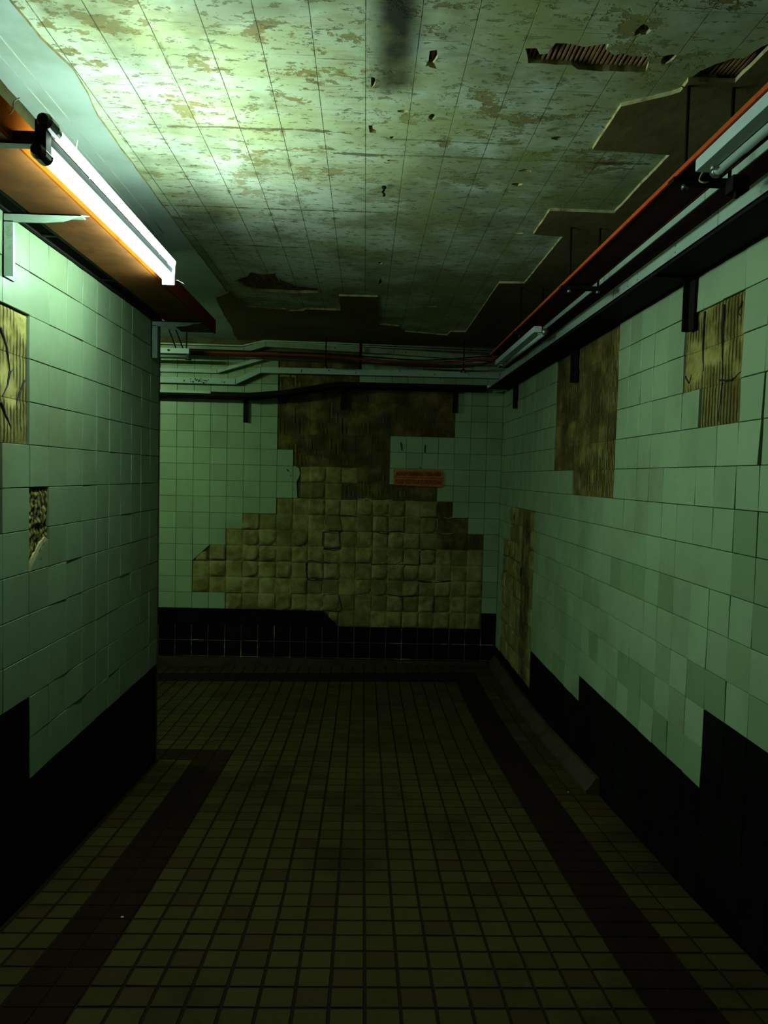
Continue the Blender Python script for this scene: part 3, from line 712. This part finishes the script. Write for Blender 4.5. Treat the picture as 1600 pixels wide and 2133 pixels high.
# hangers of the cable run
def back_hanger(x, label, y=6.5, z=2.74, mat='black'):
    t = thing('rod_hanger', label, 'hanger', (x, y, z), group='rod hangers in front of the far wall')
    tubeobj('threaded_rod', M[mat], t, [(x, y-.03, ZC+.034), (x, y-.03, z-.02)], .006, 8)
    boxobj('hook', M[mat], t, x-.014, x+.014, y-.03, y+.10, z-.008, z+.002)
    tubeobj('nut', M['steel'], t, [(x, y-.03, z-.025), (x, y-.03, z-.012)], .010, 6)
back_hanger(-.37, 'rod hanger carrying the red cable at the middle left of the far wall')
back_hanger(.86, 'rod hanger carrying the red cable at the right of the far wall')
back_hanger(-1.60, 'rod hanger over the end of the dark lamp at the left of the far wall', z=2.78)
t = thing('drop_pipe', 'dark pipe running down over the trunkings in the middle of the far wall', 'pipe', (-.07, 6.6, 2.7))
tubeobj('pipe', M['black'], t, [(-.06,5.05,ZC+.015),(-.06,6.55,ZC+.012),(-.063,6.62,ZC-.01),(-.063,6.63,2.74)], .012, 10)
# lamp at the left of the back wall
t = thing('fluorescent_lamp', 'unlit pale lamp box hanging at the left of the far wall', 'lamp', (-1.9, 6.4, 2.79))
bm = bmesh.new(); box(bm, -2.75, -1.545, 6.33, 6.375, 2.788, 2.832); bmesh.ops.bevel(bm, geom=bm.edges[:], offset=.004, segments=2); link('lamp_body', bm, M['body'], t)
tubeobj('glass_tube', M['unlit'], t, [(-2.72,6.352,2.765),(-1.57,6.352,2.765)], .014, 10)
boxobj('end_holder', M['holder'], t, -1.570, -1.548, 6.335, 6.37, 2.748, 2.79)
tubeobj('knob', M['black'], t, [(-1.72,6.322,2.812),(-1.72,6.332,2.812)], .009, 8)
for x, lab in ((-1.60, 'slanting black strap over the far wall lamp box, the right one of two'), (-1.66, 'slanting black strap over the far wall lamp box, the left one of two')):
    tag(tubeobj('lamp_strap', M['black'], None, [(x-.07, 6.36, ZC+.012), (x, 6.35, 2.832)], .006, 6), lab, 'strap')
# black tray across the back
t = thing('cable_tray', 'black steel cable tray slung low across the far wall and bent upwards', 'cable tray', (0, 6.6, 2.6))
pts = [(XL,2.470),(-1.05,2.468),(-.75,2.498),(-.27,2.588),(1.09,2.592)]
bm = bmesh.new(); ribbon(bm, [(x,z-.02) for x, z in pts], .006, 6.545, YB-.001); ribbon(bm, pts, .046, 6.545, 6.551)
link('tray', bm, M['black'], t)
bm = bmesh.new(); ribbon(bm, [(XL,2.487),(-1.40,2.484)], .022, 6.5435, 6.5455); link('flange_highlight', bm, M['pale'], t)['label'] = 'pale strip painted as lit gloss'  # painted highlight: the lit, glossy front of the black tray
def back_bracket(x, z0, z1, label):
    t = thing('wall_bracket', label, 'bracket', (x, YB, z1), group='black brackets on the far wall')
    boxobj('arm', M['black'], t, x-.02, x+.02, 6.56, YB-.002, z1-.012, z1)
    bm = bmesh.new(); box(bm, x-.02, x+.02, YB-.010, YB-.002, z0, z1-.012); box(bm, x+.012, x+.02, YB-.035, YB-.01, z0, z1-.012); link('leg', bm, M['black'], t)
back_bracket(-1.115, 2.235, 2.445, 'black bracket leg on the white tiles of the far wall')
back_bracket(-.218, 2.375, 2.565, 'black bracket leg in the middle of the brown bare area of the far wall')
back_bracket(.822, 2.375, 2.567, 'black bracket leg at the right edge of the brown bare area of the far wall')
back_bracket(-2.6, 2.235, 2.445, 'black bracket leg on the far wall inside the side passage')
t = thing('spot_lamp', 'tiny clear unlit lamp on the black tray near the right corner of the far wall', 'lamp', (1.12, 6.53, 2.60))
tubeobj('bulb', M['unlit'], t, [(1.085,6.53,2.600),(1.10,6.53,2.603),(1.13,6.53,2.605),(1.15,6.53,2.606)], [.006,.014,.016,.008], 10)
tubeobj('cap', M['black'], t, [(1.15,6.53,2.606),(1.175,6.53,2.607)], .010, 8)

# ------------------------------------------------------------------ sign and small things
t = thing('station_sign', 'small orange two line notice board on the far wall', 'sign', (.49, YB, 1.77))
bm = bmesh.new(); prism(bm, [(.268,1.690),(.728,1.680),(.730,1.815),(.705,1.838),(.268,1.838)], YB-.014, YB-.003, lambda p, d: (p[0], d, p[1])); link('board', bm, M['sign'], t)
bm = bmesh.new(); box(bm, .268, .728, YB-.0155, YB-.0135, 1.762, 1.766); link('divider', bm, M['ink'], t)
def text(body, x, z, size, w):
    cu = bpy.data.curves.new('lettering', 'FONT'); cu.body = body; cu.size = size; cu.extrude = .0006; cu.offset = .0012
    o = bpy.data.objects.new('lettering_source', cu); COL.objects.link(o); bpy.context.view_layer.update()
    me = bpy.data.meshes.new_from_object(o.evaluated_get(bpy.context.evaluated_depsgraph_get()))
    bpy.data.objects.remove(o); xs_ = [v.co.x for v in me.vertices]; s = w/(max(xs_)-min(xs_))
    for v in me.vertices: v.co = Vector((x+v.co.x*s, YB-.0150-v.co.z, z+v.co.y))
    me.materials.clear(); me.materials.append(M['ink'])
    q = bpy.data.objects.new('lettering', me); COL.objects.link(q); q.parent = t; q.location = -Vector(t.location)
text('JAGALAH KEBERSIHAN STESEN ANDA', .292, 1.782, .050, .425)
text('PLEASE KEEP YOUR STATION CLEAN', .286, 1.708, .050, .432)
for (x0, z0, x1, z1, lab) in ((.327,2.088,.342,2.015,'short black strip on far wall tiles above the orange sign, left of two'), (.556,2.072,.556,2.000,'short black strip on far wall tiles above the orange sign, right of two')):
    bm = bmesh.new(); prism(bm, [(x0-.006,z0),(x0+.006,z0),(x1+.006,z1),(x1-.006,z1)], YB-.006, YB-.001, lambda p, d: (p[0], d, p[1]))
    tag(link('black_strip', bm, M['ink']), lab, 'strip', 'black strips above the sign')
bm = bmesh.new(); tube(bm, [(.515,YB-.006,1.858),(.515,YB+.0,1.858)], .007, 8); tag(link('wall_plug', bm, M['ink']), 'small black plug in the tile just above the orange sign', 'plug')
for P, lab in (([(-.735,1.815),(-.715,1.812),(-.702,1.79),(-.712,1.79)], 'tiny black tape scrap on the white tile beside the curved broken edge, upper of two'), ([(-.70,1.755),(-.688,1.762),(-.682,1.75)], 'tiny black tape scrap on the white tile beside the curved broken edge, lower of two')):
    bm = bmesh.new(); prism(bm, P, YB-.004, YB-.0005, lambda p, d: (p[0], d, p[1])); tag(link('tape_scrap', bm, M['ink']), lab, 'scrap', 'tape scraps on the far wall')
t = thing('ceiling_hook', 'small black hook hanging from the middle of the ceiling boards', 'hook', (.053, 3.109, ZC))
tubeobj('hook', M['black'], t, curve([(.053,3.109,ZC+.004),(.053,3.109,ZC-.012),(.048,3.105,ZC-.022),(.056,3.10,ZC-.034),(.05,3.10,ZC-.04)], 5), .0045, 8)
tubeobj('plate', M['black'], t, [(.053,3.109,ZC+.003),(.053,3.109,ZC-.004)], .010, 8)
# flakes of paint still hanging from the ceiling
for n, (x, y, s, lab) in enumerate(((.165,2.19,.022,'curled flake of board hanging from the pit beside the soot smear'), (.955,2.262,.016,'pale flake hanging at the broken corner of the ceiling boards by the near hanger'), (.79,2.53,.010,'thin pale flake at the broken edge of the ceiling boards'))):
    bm = bmesh.new(); P = []
    for i in range(5):
        a = i/4; P.append([bm.verts.new((x+s*(k-.5)+.002*i, y-s*a*.5, ZC+.006-s*a*(.9+.2*k))) for k in (0, 1)])
    for i in range(4): bm.faces.new((P[i][0], P[i][1], P[i+1][1], P[i+1][0]))
    bmesh.ops.solidify(bm, geom=bm.faces[:], thickness=.0025)
    tag(link('paint_flake', bm, M['edge']), lab, 'flake', 'flakes hanging from the ceiling')
# litter specks
for x, y, lab in ((-.80,2.43,'tiny pale pebble on the dark left border of the floor'), (1.12,3.72,'small pale crumb on the floor beside the broken skirting')):
    bm = bmesh.new(); bmesh.ops.create_icosphere(bm, subdivisions=1, radius=.005)
    for v in bm.verts: v.co = Vector((v.co.x*1.3+x, v.co.y+y, v.co.z*.7+zf(x,y)+.003))
    tag(link('crumb', bm, M['wire']), lab, 'crumb', 'crumbs on the floor')
# lit lamp of the side passage (round the corner)
t = thing('fluorescent_lamp', 'lit fluorescent lamp of the side passage hidden round the left corner', 'lamp', (-3.4, 5.2, 2.75))
tubeobj('lit_tube', M['lit2'], t, [(-3.5,5.0,2.74),(-2.3,5.0,2.74)], .0135, 12)
boxobj('lamp_body', M['body'], t, -3.55, -2.25, 4.98, 5.02, 2.76, 2.80)
for x in (-3.2, -2.6): tubeobj('threaded_rod', M['black'], t, [(x,5.0,ZC+.012),(x,5.0,2.798)], .005, 6)

# ------------------------------------------------------------------ world, camera
w = bpy.data.worlds.new('ambient_olive_fill'); bpy.context.scene.world = w; w.use_nodes = True
bgn = w.node_tree.nodes['Background']; bgn.inputs[0].default_value = (.9,.8,.25,1); bgn.inputs[1].default_value = .012  # dim olive ambient added as fill, no visible source

F, VX, VY, ROLL = 1500.0, 760.0, 991.0, .023
Yc = Vector(((VX-800)/F, -(VY-1066.5)/F, -1)).normalized()
k = (Yc.x-ROLL*Yc.y)/(-Yc.z)
Xc = Vector((1, -ROLL, k)).normalized(); Zc = Xc.cross(Yc)
R = Matrix((Xc, Yc, Zc))
cam = bpy.data.cameras.new('camera'); co = bpy.data.objects.new('camera', cam); COL.objects.link(co)
co.matrix_world = Matrix.Translation((0, 0, 1.77)) @ R.to_4x4()
cam.sensor_fit = 'VERTICAL'; cam.sensor_height = 24; cam.lens = 24*F/2133; cam.clip_start = .05
sc = bpy.context.scene; sc.camera = co
vs_ = sc.view_settings; vs_.view_transform = 'Standard'; vs_.look = 'None'; vs_.gamma = 1; vs_.exposure = 0.0; vs_.use_curve_mapping = False
